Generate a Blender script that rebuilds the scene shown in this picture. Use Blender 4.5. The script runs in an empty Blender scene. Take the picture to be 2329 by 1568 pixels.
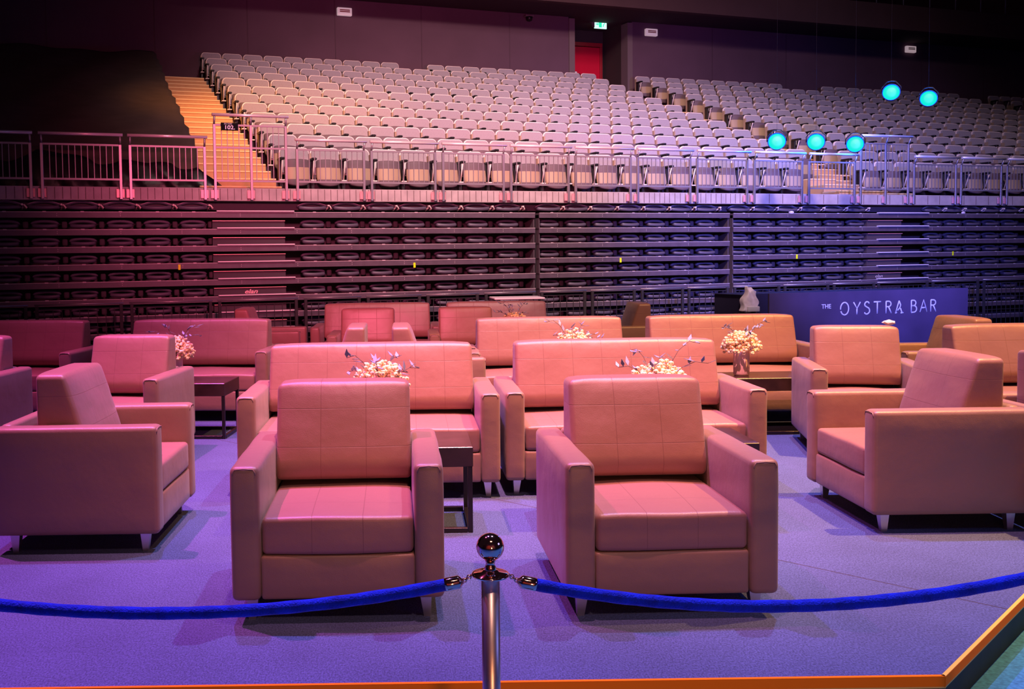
import bpy, bmesh, math, random
from mathutils import Vector, Matrix
from math import sin, cos, pi, radians as R
random.seed(7)
scn = bpy.context.scene
C = scn.collection

# ------------------------------------------------------------------ camera
FPX, CXP, CYP, HOR, ROLL, HCAM = 2200.0, 930.0, 698.0, 588.0, 0.014, 1.445
cam_d = bpy.data.cameras.new('camera'); cam = bpy.data.objects.new('camera', cam_d); C.objects.link(cam)
cam_d.sensor_fit = 'HORIZONTAL'; cam_d.sensor_width = 36.0
cam_d.lens = FPX/2329*36.0
cam_d.shift_x = (1164.5-CXP)/2329; cam_d.shift_y = -(784-CYP)/2329
cam_d.clip_end = 200
p_ = math.atan((CYP-HOR)/FPX)
fwd = Vector((0, cos(p_), -sin(p_))); up0 = Vector((0, sin(p_), cos(p_))); r0 = Vector((1, 0, 0))
rt = r0*cos(ROLL) - up0*sin(ROLL); upv = r0*sin(ROLL) + up0*cos(ROLL)
m4 = Matrix((rt, upv, -fwd)).transposed().to_4x4(); m4.translation = Vector((0, 0, HCAM))
cam.matrix_world = m4
scn.camera = cam

# ------------------------------------------------------------------ world, exposure
w = bpy.data.worlds.new('world'); scn.world = w; w.use_nodes = True
w.node_tree.nodes['Background'].inputs[0].default_value = (0.40, 0.20, 0.34, 1)
w.node_tree.nodes['Background'].inputs[1].default_value = 0.02
scn.view_settings.view_transform = 'Standard'; scn.view_settings.look = 'None'
scn.view_settings.exposure = 0.0; scn.view_settings.gamma = 1.0
scn.view_settings.use_curve_mapping = False

# ------------------------------------------------------------------ lights (truss wash lights of the arena, and added spots)
def area(loc, tgt, col, energy, size, sy=None, spread=180):
    d = bpy.data.lights.new('truss_light', 'AREA'); d.color = col; d.energy = energy; d.size = size
    if sy: d.shape = 'RECTANGLE'; d.size_y = sy
    d.spread = R(spread)
    o = bpy.data.objects.new('truss_light', d); C.objects.link(o); o.location = loc
    o.rotation_euler = (Vector(tgt)-Vector(loc)).to_track_quat('-Z', 'Y').to_euler(); return o
def spot(loc, tgt, col, energy, ang, blend=0.6, rad=0.15):
    d = bpy.data.lights.new('spot_light', 'SPOT'); d.color = col; d.energy = energy; d.spot_size = R(ang)
    d.spot_blend = blend; d.shadow_soft_size = rad
    o = bpy.data.objects.new('spot_light', d); C.objects.link(o); o.location = loc
    o.rotation_euler = (Vector(tgt)-Vector(loc)).to_track_quat('-Z', 'Y').to_euler(); return o
# overhead pair that lights the carpet (crossing shadows), violet from the left, neutral from the right
spot((-1.7, 7.6, 13), (-0.3, 4.6, 0), (0.40, 0.20, 1.0), 6000, 50, 0.7, 0.08)
spot((3.3, 7.4, 13), (2.0, 5.0, 0), (0.50, 0.48, 0.88), 5400, 44, 0.7, 0.08)
# coloured top light on the furniture: magenta on the left, pink in the middle, amber on the right
spot((-4.6, 6.4, 11.5), (-2.2, 6.0, 0.5), (1.0, 0.12, 0.52), 10500, 46, 1.0, 0.10)
spot((0.55, 3.1, 10.5), (0.65, 6.9, 0.4), (1.0, 0.36, 0.42), 11500, 42, 1.0, 0.10)
spot((6.0, 5.0, 11.5), (3.2, 7.0, 0.5), (1.0, 0.47, 0.14), 15500, 46, 1.0, 0.10)
spot((0.9, -2.2, 8.0), (0.4, 4.4, 0.5), (1.0, 0.50, 0.36), 900, 28, 1.0, 0.12)
# frontal warm wash from the rigs behind the camera
area((1.2, -2.5, 9.5), (1.0, 7.0, 0.6), (1.0, 0.66, 0.52), 25, 2.5, 1.2)
area((10.5, 1.0, 4.5), (0, 6, 0.8), (0.28, 0.30, 1.0), 70, 3.0, 2.0)
# low amber wash on the platform edge
spot((0.9, -2.5, 1.1), (1.0, 3.2, -0.1), (1.0, 0.42, 0.16), 190, 60, 1.0, 0.15)
# seats of the upper tier
spot((2.0, 2.0, 13.0), (2.2, 17.0, 4.2), (1.0, 0.68, 0.64), 21000, 50, 1.0, 0.8)
spot((6.0, 6.0, 14.0), (7.5, 20.0, 4.6), (1.0, 0.72, 0.78), 5000, 60, 1.0, 0.8)
# amber on the left stairs
spot((-3.4, 8.5, 12.0), (-2.4, 18.2, 4.2), (1.0, 0.36, 0.03), 6000, 28, 1.0, 0.3)
# pink on the back wall, pink and blue washes across the parapet and retracted seating
spot((2.5, 9.0, 3.2), (2.0, 24.0, 7.6), (1.0, 0.18, 0.40), 1900, 60, 1.0, 0.4)
spot((-0.6, 6.8, 3.4), (-0.9, 13.8, 1.7), (1.0, 0.15, 0.28), 1750, 76, 1.0, 0.3)
spot((6.2, 8.0, 3.6), (6.8, 16.0, 1.7), (0.16, 0.17, 1.0), 5000, 64, 1.0, 0.3)
# blue light on the arena floor at the right
spot((4.2, 0.5, 5.0), (3.0, 2.4, -0.17), (0.02, 0.30, 1.0), 160, 50, 0.5, 0.2)
# spots added to colour the unseen wall behind the camera, for reflections
spot((-3.0, -4.0, 7.0), (-4.0, -11.5, 3.0), (1.0, 0.20, 0.10), 1000, 90, 1.0, 0.4)
spot((5.0, -4.0, 7.0), (5.0, -11.5, 3.5), (1.0, 0.45, 0.50), 700, 90, 1.0, 0.4)

# ------------------------------------------------------------------ materials
def mat(name, col, rough=0.5, metal=0.0, noise=0.0, nscale=30, bump=0.0, bscale=120, spec=0.5, sheen=0.0, emit=None, estr=0, coords='Object'):
    m = bpy.data.materials.new(name); m.use_nodes = True; nt = m.node_tree; b = nt.nodes['Principled BSDF']
    b.inputs['Base Color'].default_value = (*col, 1); b.inputs['Roughness'].default_value = rough
    b.inputs['Metallic'].default_value = metal; b.inputs['Specular IOR Level'].default_value = spec
    b.inputs['Sheen Weight'].default_value = sheen
    if emit: b.inputs['Emission Color'].default_value = (*emit, 1); b.inputs['Emission Strength'].default_value = estr
    tc = nt.nodes.new('ShaderNodeTexCoord')
    if noise:
        n = nt.nodes.new('ShaderNodeTexNoise'); n.inputs['Scale'].default_value = nscale; n.inputs['Detail'].default_value = 5
        nt.links.new(tc.outputs[coords], n.inputs['Vector'])
        r = nt.nodes.new('ShaderNodeMapRange'); r.inputs['To Min'].default_value = 1-noise; r.inputs['To Max'].default_value = 1+noise
        r.inputs['From Min'].default_value = 0.3; r.inputs['From Max'].default_value = 0.7
        nt.links.new(n.outputs['Fac'], r.inputs['Value'])
        mx = nt.nodes.new('ShaderNodeVectorMath'); mx.operation = 'SCALE'; mx.inputs[0].default_value = col
        nt.links.new(r.outputs['Result'], mx.inputs['Scale']); nt.links.new(mx.outputs['Vector'], b.inputs['Base Color'])
    if bump:
        n2 = nt.nodes.new('ShaderNodeTexNoise'); n2.inputs['Scale'].default_value = bscale; n2.inputs['Detail'].default_value = 3
        nt.links.new(tc.outputs[coords], n2.inputs['Vector'])
        bp = nt.nodes.new('ShaderNodeBump'); bp.inputs['Strength'].default_value = bump; bp.inputs['Distance'].default_value = 0.01
        nt.links.new(n2.outputs['Fac'], bp.inputs['Height']); nt.links.new(bp.outputs['Normal'], b.inputs['Normal'])
    return m

def leather(name, px=0, ox=0.0, pz=0, oz=0.0, axis2='Z'):
    """brown faux leather; px/pz = pitch of stitched seams in local x and local z (or y)"""
    m = mat(name, (0.25, 0.135, 0.105), 0.42, spec=0.55, sheen=0.15)
    nt = m.node_tree; b = nt.nodes['Principled BSDF']; tc = nt.nodes.new('ShaderNodeTexCoord')
    L = nt.links
    fine = nt.nodes.new('ShaderNodeTexNoise'); fine.inputs['Scale'].default_value = 260; fine.inputs['Detail'].default_value = 2
    L.new(tc.outputs['Object'], fine.inputs['Vector'])
    big = nt.nodes.new('ShaderNodeTexNoise'); big.inputs['Scale'].default_value = 5; big.inputs['Detail'].default_value = 3
    L.new(tc.outputs['Object'], big.inputs['Vector'])
    h = nt.nodes.new('ShaderNodeMath'); h.operation = 'MULTIPLY_ADD'; h.inputs[1].default_value = 0.12
    L.new(fine.outputs['Fac'], h.inputs[0])
    bm_ = nt.nodes.new('ShaderNodeMath'); bm_.operation = 'MULTIPLY'; bm_.inputs[1].default_value = 1.6
    L.new(big.outputs['Fac'], bm_.inputs[0]); L.new(bm_.outputs[0], h.inputs[2])
    height = h.outputs[0]; seam = None
    if px:
        sx = nt.nodes.new('ShaderNodeSeparateXYZ'); L.new(tc.outputs['Object'], sx.inputs[0])
        outs = []
        for comp, p, o in (('X', px, ox), (axis2, pz, oz)):
            if not p: continue
            a = nt.nodes.new('ShaderNodeMath'); a.operation = 'MULTIPLY_ADD'; a.inputs[1].default_value = 1/p; a.inputs[2].default_value = -o/p+0.5
            L.new(sx.outputs[comp], a.inputs[0])
            f = nt.nodes.new('ShaderNodeMath'); f.operation = 'FRACT'; L.new(a.outputs[0], f.inputs[0])
            s = nt.nodes.new('ShaderNodeMath'); s.operation = 'SUBTRACT'; s.inputs[1].default_value = 0.5; L.new(f.outputs[0], s.inputs[0])
            ab = nt.nodes.new('ShaderNodeMath'); ab.operation = 'ABSOLUTE'; L.new(s.outputs[0], ab.inputs[0])
            r = nt.nodes.new('ShaderNodeMapRange'); r.inputs['From Min'].default_value = 0.0; r.inputs['From Max'].default_value = 0.0022/p
            r.inputs['To Min'].default_value = 1; r.inputs['To Max'].default_value = 0; L.new(ab.outputs[0], r.inputs['Value'])
            outs.append(r.outputs['Result'])
        seam = outs[0]
        if len(outs) > 1:
            mx = nt.nodes.new('ShaderNodeMath'); mx.operation = 'MAXIMUM'; L.new(outs[0], mx.inputs[0]); L.new(outs[1], mx.inputs[1]); seam = mx.outputs[0]
        sb = nt.nodes.new('ShaderNodeMath'); sb.operation = 'MULTIPLY_ADD'; sb.inputs[1].default_value = -0.15
        L.new(seam, sb.inputs[0]); L.new(height, sb.inputs[2]); height = sb.outputs[0]
        mc = nt.nodes.new('ShaderNodeMix'); mc.data_type = 'RGBA'; mc.inputs['A'].default_value = (0.27, 0.125, 0.105, 1); mc.inputs['B'].default_value = (0.185, 0.078, 0.066, 1)
        L.new(seam, mc.inputs['Factor']); L.new(mc.outputs['Result'], b.inputs['Base Color'])
    bp = nt.nodes.new('ShaderNodeBump'); bp.inputs['Strength'].default_value = 0.35; bp.inputs['Distance'].default_value = 0.012
    L.new(height, bp.inputs['Height']); L.new(bp.outputs['Normal'], b.inputs['Normal'])
    return m

M = {}
M['leather'] = leather('brown_leather')
M['back_chair'] = leather('brown_leather_quilted_back', 0.203, 0.1015, 0.166, 0.607)
M['seat_chair'] = leather('brown_leather_quilted_seat', 0.203, 0.1015, 0.26, -0.2, 'Y')
M['back_sofa'] = leather('brown_leather_sofa_back', 0.191, 0.0955, 0.166, 0.607)
M['seat_sofa'] = leather('brown_leather_sofa_seat', 0.191, 0.0955, 0.26, -0.2, 'Y')
M['alu'] = mat('brushed_aluminium', (0.62, 0.6, 0.62), 0.32, 1.0)
M['steel'] = mat('stainless_steel', (0.36, 0.33, 0.36), 0.42, 0.7)
M['rail'] = mat('satin_rail', (0.80, 0.70, 0.70), 0.28, 0.35)
M['galv'] = mat('painted_steel', (0.30, 0.27, 0.30), 0.45, 0.4)
M['chrome'] = mat('rosy_tinted_steel', (0.95, 0.62, 0.56), 0.07, 1.0)  # warm reflections of the hall put into the metal tint
M['satin'] = mat('satin_steel', (0.80, 0.70, 0.75), 0.36, 1.0)
M['matte'] = mat('matte_black', (0.01, 0.01, 0.012), 0.95, spec=0.05)
M['wenge'] = mat('dark_wenge_veneer', (0.030, 0.014, 0.014), 0.28, noise=0.3, nscale=12)
M['blackmetal'] = mat('black_metal', (0.018, 0.013, 0.015), 0.35, 0.4)
M['black'] = mat('black_plastic', (0.012, 0.010, 0.012), 0.45)
M['velvet'] = mat('blue_velvet', (0.001, 0.020, 0.62), 0.7, spec=0.1, sheen=0.12, noise=0.35, nscale=25, bump=0.5, bscale=200)
M['seatfab'] = mat('grey_seat_fabric', (0.33, 0.29, 0.32), 0.9, noise=0.06, nscale=60)
M['seatrim'] = mat('pale_seat_shell', (0.85, 0.70, 0.66), 0.5)
M['panfab'] = mat('dark_seat_pan', (0.13, 0.085, 0.105), 0.7)
M['panlow'] = mat('beige_seat_pan_shell', (0.40, 0.28, 0.19), 0.6)
M['retr'] = mat('black_seat_shell', (0.085, 0.072, 0.11), 0.5)
M['fascia'] = mat('dark_fascia_steel', (0.092, 0.066, 0.095), 0.5, noise=0.15, nscale=8)
M['barrier'] = mat('dark_barrier_paint', (0.020, 0.016, 0.022), 0.75)
M['deck'] = mat('dark_deck', (0.060, 0.040, 0.055), 0.8)
M['nosing'] = mat('pale_step_nosing', (0.75, 0.65, 0.72), 0.5)
M['plate'] = mat('number_plate', (0.5, 0.42, 0.46), 0.4)
M['yellow'] = mat('yellow_marker', (0.85, 1.0, 0.0), 0.6, emit=(0.8, 0.8, 0.02), estr=0.0)
M['lamphousing'] = mat('emergency_housing_added_glow', (0.8, 0.7, 0.72), 0.5, emit=(0.85, 0.62, 0.68), estr=0.35)  # weak glow added to brighten the white boxes
M['white'] = mat('white_plastic', (0.8, 0.74, 0.76), 0.5)
M['paper'] = mat('crumpled_paper', (0.95, 0.82, 0.88), 0.7, noise=0.15, nscale=20)
M['vase'] = mat('pink_ceramic', (0.96, 0.60, 0.54), 0.6)
M['floret'] = mat('cream_florets', (0.95, 0.70, 0.42), 0.8, noise=0.35, nscale=45)
M['leaf'] = mat('grey_blue_leaf', (0.22, 0.24, 0.36), 0.5)
M['stem'] = mat('brown_stem', (0.12, 0.07, 0.06), 0.7)
M['step'] = mat('amber_tinted_step', (0.60, 0.33, 0.15), 0.85, noise=0.06, nscale=10)  # amber stair light put into the step colour
M['stepnose'] = mat('step_edge', (0.90, 0.62, 0.30), 0.6)
M['drape'] = mat('black_drape_cloth', (0.075, 0.048, 0.040), 0.95, noise=0.15, nscale=3)
M['tarp'] = mat('black_tarpaulin', (0.012, 0.008, 0.010), 0.4)
M['wall'] = mat('dark_plaster_wall', (0.115, 0.058, 0.088), 0.9, noise=0.12, nscale=0.8)
M['joint'] = mat('panel_joint', (0.095, 0.048, 0.072), 0.9)
M['frontwall'] = mat('pale_front_wall', (0.55, 0.32, 0.32), 0.9)
M['jamb'] = mat('grey_jamb', (0.16, 0.11, 0.12), 0.9)
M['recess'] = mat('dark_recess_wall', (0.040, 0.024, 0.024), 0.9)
M['red'] = mat('red_door_paint', (0.62, 0.004, 0.035), 0.4)
M['redframe'] = mat('dark_red_frame', (0.33, 0.012, 0.02), 0.45)
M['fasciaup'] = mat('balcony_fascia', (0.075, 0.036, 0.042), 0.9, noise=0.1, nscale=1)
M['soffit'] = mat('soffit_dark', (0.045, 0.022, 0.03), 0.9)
M['navy'] = mat('navy_banner', (0.085, 0.050, 0.095), 0.7, noise=0.25, nscale=1.6)
M['navyside'] = mat('dark_counter_side', (0.018, 0.013, 0.05), 0.7)
M['lettering'] = mat('pale_lettering', (0.8, 0.72, 0.85), 0.5, emit=(0.8, 0.72, 0.85), estr=0.05)
M['elan'] = mat('pink_lettering', (0.85, 0.45, 0.5), 0.5)
M['trim'] = mat('orange_edge_trim', (0.95, 0.22, 0.006), 0.8, spec=0.1)
M['trimline'] = mat('yellow_edge_line', (0.80, 0.55, 0.08), 0.5)
M['skirt'] = mat('dark_stage_skirt', (0.035, 0.026, 0.012), 0.7, noise=0.3, nscale=6)
M['bluefloor'] = mat('blue_arena_carpet', (0.03, 0.20, 0.36), 0.95, noise=0.3, nscale=60)
M['backgreen'] = mat('exit_sign_green', (0.02, 0.45, 0.22), 0.5, emit=(0.02, 0.75, 0.38), estr=1.2)
M['exitwhite'] = mat('exit_sign_white', (0.6, 0.9, 0.8), 0.5, emit=(0.55, 1.0, 0.82), estr=1.3)
M['cyan'] = mat('cyan_lens', (0.0, 0.03, 0.03), 0.5, emit=(0.0, 0.86, 0.66), estr=1.0)
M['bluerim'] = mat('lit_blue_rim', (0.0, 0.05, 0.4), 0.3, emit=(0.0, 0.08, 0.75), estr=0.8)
M['bracket'] = mat('pink_lit_steel', (0.75, 0.35, 0.38), 0.4, 0.3)  # red light falling on the steel put into its colour

def carpet():
    m = mat('grey_violet_carpet', (0.2, 0.18, 0.3), 0.95)
    nt = m.node_tree; L = nt.links; b = nt.nodes['Principled BSDF']; tc = nt.nodes.new('ShaderNodeTexCoord')
    n1 = nt.nodes.new('ShaderNodeTexNoise'); n1.inputs['Scale'].default_value = 170; n1.inputs['Detail'].default_value = 6
    n2 = nt.nodes.new('ShaderNodeTexNoise'); n2.inputs['Scale'].default_value = 2.2; n2.inputs['Detail'].default_value = 4
    mp = nt.nodes.new('ShaderNodeMapping'); mp.inputs['Scale'].default_value = (1.0, 0.55, 1)
    L.new(tc.outputs['Object'], mp.inputs[0]); L.new(mp.outputs[0], n1.inputs['Vector']); L.new(tc.outputs['Object'], n2.inputs['Vector'])
    ramp = nt.nodes.new('ShaderNodeValToRGB'); e = ramp.color_ramp.elements
    e[0].position = 0.33; e[0].color = (0.030, 0.046, 0.118, 1); e[1].position = 0.70; e[1].color = (0.085, 0.118, 0.31, 1)
    L.new(n1.outputs['Fac'], ramp.inputs[0])
    mr = nt.nodes.new('ShaderNodeMapRange'); mr.inputs['From Min'].default_value = .3; mr.inputs['From Max'].default_value = .7
    mr.inputs['To Min'].default_value = .86; mr.inputs['To Max'].default_value = 1.12; L.new(n2.outputs['Fac'], mr.inputs['Value'])
    sc = nt.nodes.new('ShaderNodeVectorMath'); sc.operation = 'SCALE'; L.new(ramp.outputs[0], sc.inputs[0]); L.new(mr.outputs[0], sc.inputs['Scale'])
    # seam between carpet widths, a straight joint x + y = 6.22
    sx = nt.nodes.new('ShaderNodeSeparateXYZ'); L.new(tc.outputs['Object'], sx.inputs[0])
    ad = nt.nodes.new('ShaderNodeMath'); ad.operation = 'ADD'; L.new(sx.outputs['X'], ad.inputs[0]); L.new(sx.outputs['Y'], ad.inputs[1])
    sb = nt.nodes.new('ShaderNodeMath'); sb.operation = 'SUBTRACT'; sb.inputs[1].default_value = 6.22; L.new(ad.outputs[0], sb.inputs[0])
    ab = nt.nodes.new('ShaderNodeMath'); ab.operation = 'ABSOLUTE'; L.new(sb.outputs[0], ab.inputs[0])
    lt = nt.nodes.new('ShaderNodeMath'); lt.operation = 'LESS_THAN'; lt.inputs[1].default_value = 0.006; L.new(ab.outputs[0], lt.inputs[0])
    mc = nt.nodes.new('ShaderNodeMix'); mc.data_type = 'RGBA'; mc.inputs['B'].default_value = (0.03, 0.025, 0.05, 1)
    L.new(lt.outputs[0], mc.inputs['Factor']); L.new(sc.outputs[0], mc.inputs['A']); L.new(mc.outputs['Result'], b.inputs['Base Color'])
    bp = nt.nodes.new('ShaderNodeBump'); bp.inputs['Strength'].default_value = 0.5; bp.inputs['Distance'].default_value = 0.006
    L.new(n1.outputs['Fac'], bp.inputs['Height']); L.new(bp.outputs[0], b.inputs['Normal'])
    return m
M['carpet'] = carpet()

def concrete():
    m = mat('pale_concrete', (0.42, 0.36, 0.37), 0.85, noise=0.14, nscale=6)
    return m
M['concrete'] = concrete()

# ------------------------------------------------------------------ mesh helpers
def mesh_obj(name, bm, m, parent=None, smooth=False, loc=None, rz=0.0):
    me = bpy.data.meshes.new(name); bm.normal_update()
    bm.to_mesh(me); bm.free()
    ms = m if isinstance(m, (list, tuple)) else [m]
    for x in ms: me.materials.append(x)
    if smooth:
        for p in me.polygons: p.use_smooth = True
    o = bpy.data.objects.new(name, me); C.objects.link(o)
    if parent: o.parent = parent
    if loc: o.location = loc
    o.rotation_euler = (0, 0, rz)
    return o

def box(bm, x0, x1, y0, y1, z0, z1, bev=0.0, mi=0, seg=2):
    g = bmesh.ops.create_cube(bm, size=1.0)['verts']
    bmesh.ops.scale(bm, vec=(x1-x0, y1-y0, z1-z0), verts=g)
    bmesh.ops.translate(bm, vec=((x0+x1)/2, (y0+y1)/2, (z0+z1)/2), verts=g)
    fs = list({f for v in g for f in v.link_faces})
    for f in fs: f.material_index = mi
    if bev > 0:
        es = list({e for v in g for e in v.link_edges})
        r = bmesh.ops.bevel(bm, geom=es, offset=bev, segments=seg, profile=0.5, affect='EDGES')
        for f in r['faces']: f.material_index = mi

def _axis(h, r, n, k=3):
    a = [-h + r*(1-cos(pi/2*i/k)) for i in range(k+1)]
    mid = [-h+r + (2*h-2*r)*i/n for i in range(1, n)]
    return a + mid + [-x for x in reversed(a)]

def rounded(bm, hx, hy, hz, r, nx=4, ny=3, nz=3, warp=None, loc=(0, 0, 0), mi=0, k=3):
    """box with rounded edges, gridded so that warp(x,y,z)->(x,y,z) can shape it"""
    r = min(r, hx*.98, hy*.98, hz*.98)
    ax, ay, az = _axis(hx, r, nx, k), _axis(hy, r, ny, k), _axis(hz, r, nz, k)
    cache = {}
    def V(x, y, z):
        key = (round(x, 6), round(y, 6), round(z, 6))
        if key in cache: return cache[key]
        c = Vector((max(-hx+r, min(hx-r, x)), max(-hy+r, min(hy-r, y)), max(-hz+r, min(hz-r, z))))
        d = Vector((x, y, z))-c
        q = c + d.normalized()*r if d.length > 1e-9 else c
        if warp: q = Vector(warp(q.x, q.y, q.z))
        v = bm.verts.new(q+Vector(loc)); cache[key] = v; return v
    def quad(a, b, c, d):
        f = None
        s = {a, b, c, d}
        if len(s) == 4: f = bm.faces.new((a, b, c, d))
        if f: f.material_index = mi; f.smooth = True
    for (A, B, fix, h, ori) in ((ax, ay, 'z', hz, 1), (ax, az, 'y', hy, -1), (ay, az, 'x', hx, 1)):
        for sg in (-1, 1):
            for i in range(len(A)-1):
                for j in range(len(B)-1):
                    def P(a, b):
                        return V(a, b, sg*h) if fix == 'z' else (V(a, sg*h, b) if fix == 'y' else V(sg*h, a, b))
                    q = [P(A[i], B[j]), P(A[i+1], B[j]), P(A[i+1], B[j+1]), P(A[i], B[j+1])]
                    if sg*ori < 0: q.reverse()
                    quad(*q)

def tube(bm, pts, r, n=8, mi=0, closed=False, caps=True):
    pts = [Vector(p) for p in pts]; rings = []
    prev = None
    for i, p in enumerate(pts):
        if closed: t = (pts[(i+1) % len(pts)]-pts[i-1]).normalized()
        else: t = (pts[min(i+1, len(pts)-1)]-pts[max(i-1, 0)]).normalized()
        if prev is None:
            a = Vector((0, 0, 1)) if abs(t.z) < .9 else Vector((1, 0, 0))
            u = t.cross(a).normalized()
        else:
            u = (prev - t*prev.dot(t)).normalized()
        prev = u; v = t.cross(u)
        rr = r[i] if isinstance(r, (list, tuple)) else r
        rings.append([bm.verts.new(p + (u*cos(2*pi*k/n)+v*sin(2*pi*k/n))*rr) for k in range(n)])
    m = len(rings)
    for i in range(m if closed else m-1):
        a, b = rings[i], rings[(i+1) % m]
        for k in range(n):
            f = bm.faces.new((a[k], a[(k+1) % n], b[(k+1) % n], b[k])); f.smooth = True; f.material_index = mi
    if caps and not closed:
        f = bm.faces.new(list(reversed(rings[0]))); f.material_index = mi
        f = bm.faces.new(rings[-1]); f.material_index = mi

def lathe(bm, prof, n=32, loc=(0, 0, 0), mi=0, ribs=0, ribd=0.0, cap=True):
    L_ = Vector(loc); rings = []
    for r, z in prof:
        ring = []
        for k in range(n):
            a = 2*pi*k/n; rr = r*(1+(ribd*(0.5+0.5*cos(ribs*a)) if ribs else 0))
            ring.append(bm.verts.new(L_+Vector((rr*cos(a), rr*sin(a), z))))
        rings.append(ring)
    for i in range(len(rings)-1):
        for k in range(n):
            f = bm.faces.new((rings[i][k], rings[i][(k+1) % n], rings[i+1][(k+1) % n], rings[i+1][k])); f.smooth = True; f.material_index = mi
    if cap:
        f = bm.faces.new(list(reversed(rings[0]))); f.material_index = mi
        f = bm.faces.new(rings[-1]); f.material_index = mi

def prism(bm, pts, y0, y1, mi=0, bev=0.0, shear=0.0):
    """polygon in XZ extruded along Y; shear moves y with height"""
    lo = [bm.verts.new((x, y0+shear*z, z)) for x, z in pts]; hi = [bm.verts.new((x, y1+shear*z, z)) for x, z in pts]
    n = len(pts); fs = []
    fs.append(bm.faces.new(lo)); fs.append(bm.faces.new(list(reversed(hi))))
    for i in range(n): fs.append(bm.faces.new((lo[(i+1) % n], lo[i], hi[i], hi[(i+1) % n])))
    for f in fs: f.material_index = mi
    bmesh.ops.recalc_face_normals(bm, faces=fs)
    if bev:
        es = list(fs[0].edges)
        bmesh.ops.bevel(bm, geom=es, offset=bev, segments=2, profile=0.5, affect='EDGES')

def rrect(x0, x1, z0, z1, rt_, rb, n=4):
    pts = []
    for cx, cz, r, a0 in ((x1-rt_, z1-rt_, rt_, 0), (x0+rt_, z1-rt_, rt_, 90), (x0+rb, z0+rb, rb, 180), (x1-rb, z0+rb, rb, 270)):
        for i in range(n+1):
            a = R(a0+90*i/n); pts.append((cx+r*cos(a), cz+r*sin(a)))
    return pts

def empty(name, loc=(0, 0, 0), rz=0.0):
    o = bpy.data.objects.new(name, None); C.objects.link(o); o.location = loc; o.rotation_euler = (0, 0, rz)
    o.empty_display_size = 0.1; return o
def tag(o, label=None, cat=None, group=None, kind=None):
    if label: o['label'] = label
    if cat: o['category'] = cat
    if group: o['group'] = group
    if kind: o['kind'] = kind
    return o
kids = {}
def copy_tree(o, loc, rz, depth=2):
    c = o.copy(); C.objects.link(c); c.location = loc; c.rotation_euler = (0, 0, rz)
    for ch in kids[o.name]:
        d = ch.copy(); C.objects.link(d); d.parent = c
        for g in kids.get(ch.name, []):
            e2 = g.copy(); C.objects.link(e2); e2.parent = d
    return c
def register(root, *ch): kids[root.name] = list(ch)

ORD = ['first', 'second', 'third', 'fourth', 'fifth', 'sixth', 'seventh', 'eighth', 'ninth', 'tenth', 'eleventh', 'twelfth',
       'thirteenth', 'fourteenth', 'fifteenth', 'sixteenth', 'seventeenth', 'eighteenth', 'nineteenth', 'twentieth', 'twenty-first',
       'twenty-second', 'twenty-third', 'twenty-fourth']

# frame of the seating stand: s along it, t away from the arena, z up
TH = math.atan(0.3443); ZST = 13.9455
ES = Vector((cos(TH), sin(TH), 0)); EN = Vector((-sin(TH), cos(TH), 0))
def W(s, t, z): return Vector((0, ZST, 0)) + ES*s + EN*t + Vector((0, 0, z))
stand = Matrix.Translation((0, ZST, 0)) @ Matrix.Rotation(TH, 4, 'Z')
def on_stand(o, s=0, t=0, z=0): o.location = W(s, t, z); o.rotation_euler = (0, 0, TH); return o

# ------------------------------------------------------------------ setting
bm = bmesh.new(); box(bm, -40, 45, -12, 45, -0.5, -0.17)
tag(mesh_obj('floor', bm, M['bluefloor']), kind='structure')

bm = bmesh.new(); box(bm, -40, 45, -12, -11.7, -0.17, 12)
tag(mesh_obj('wall_front', bm, M['frontwall']), kind='structure')

# stage platform: front edge at y=3.21, chamfered corner at the right
SX, SY = 1.80, 3.225
def stage_poly(inset=0.0):
    # chamfer runs at 45 degrees from the corner (SX, SY)
    i = inset
    return [(-6, SY+i), (SX-i*0.414, SY+i), (SX+7.0-i*0.414, SY+7.0+i), (SX+7.0-i*.414, 16.1), (-6, 11.1)]
def slab(bm, pts, z0, z1, mi=0):
    lo = [bm.verts.new((x, y, z0)) for x, y in pts]; hi = [bm.verts.new((x, y, z1)) for x, y in pts]
    n = len(pts); fs = [bm.faces.new(hi), bm.faces.new(list(reversed(lo)))]
    for i in range(n): fs.append(bm.faces.new((lo[i], lo[(i+1) % n], hi[(i+1) % n], hi[i])))
    for f in fs: f.material_index = mi
st = empty('stage_platform', (0, 0, -0.17)); tag(st, 'low carpeted lounge platform with orange edge trim under the armchairs', 'platform')
bm = bmesh.new(); slab(bm, stage_poly(0.0), 0.15, 0.17); mesh_obj('carpet', bm, M['carpet'], st)
bm = bmesh.new(); slab(bm, stage_poly(0.012), 0.0, 0.149); mesh_obj('skirt', bm, M['skirt'], st)
def strip(bm, a, b, off0, off1, z0, z1, mi=0, e0=0, e1=0):
    a = Vector((*a, 0)); b = Vector((*b, 0)); d = (b-a).normalized(); n = Vector((d.y, -d.x, 0))
    a = a-d*e0; b = b+d*e1
    vs = []
    for z in (z0, z1):
        for p, o in ((a, off0), (b, off0), (b, off1), (a, off1)): q = p+n*o; vs.append(bm.verts.new((q.x, q.y, z)))
    for ix in ((3, 2, 1, 0), (4, 5, 6, 7), (0, 1, 5, 4), (1, 2, 6, 5), (2, 3, 7, 6), (3, 0, 4, 7)):
        f = bm.faces.new([vs[i] for i in ix]); f.material_index = mi
    bmesh.ops.recalc_face_normals(bm, faces=bm.faces[:])
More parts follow.
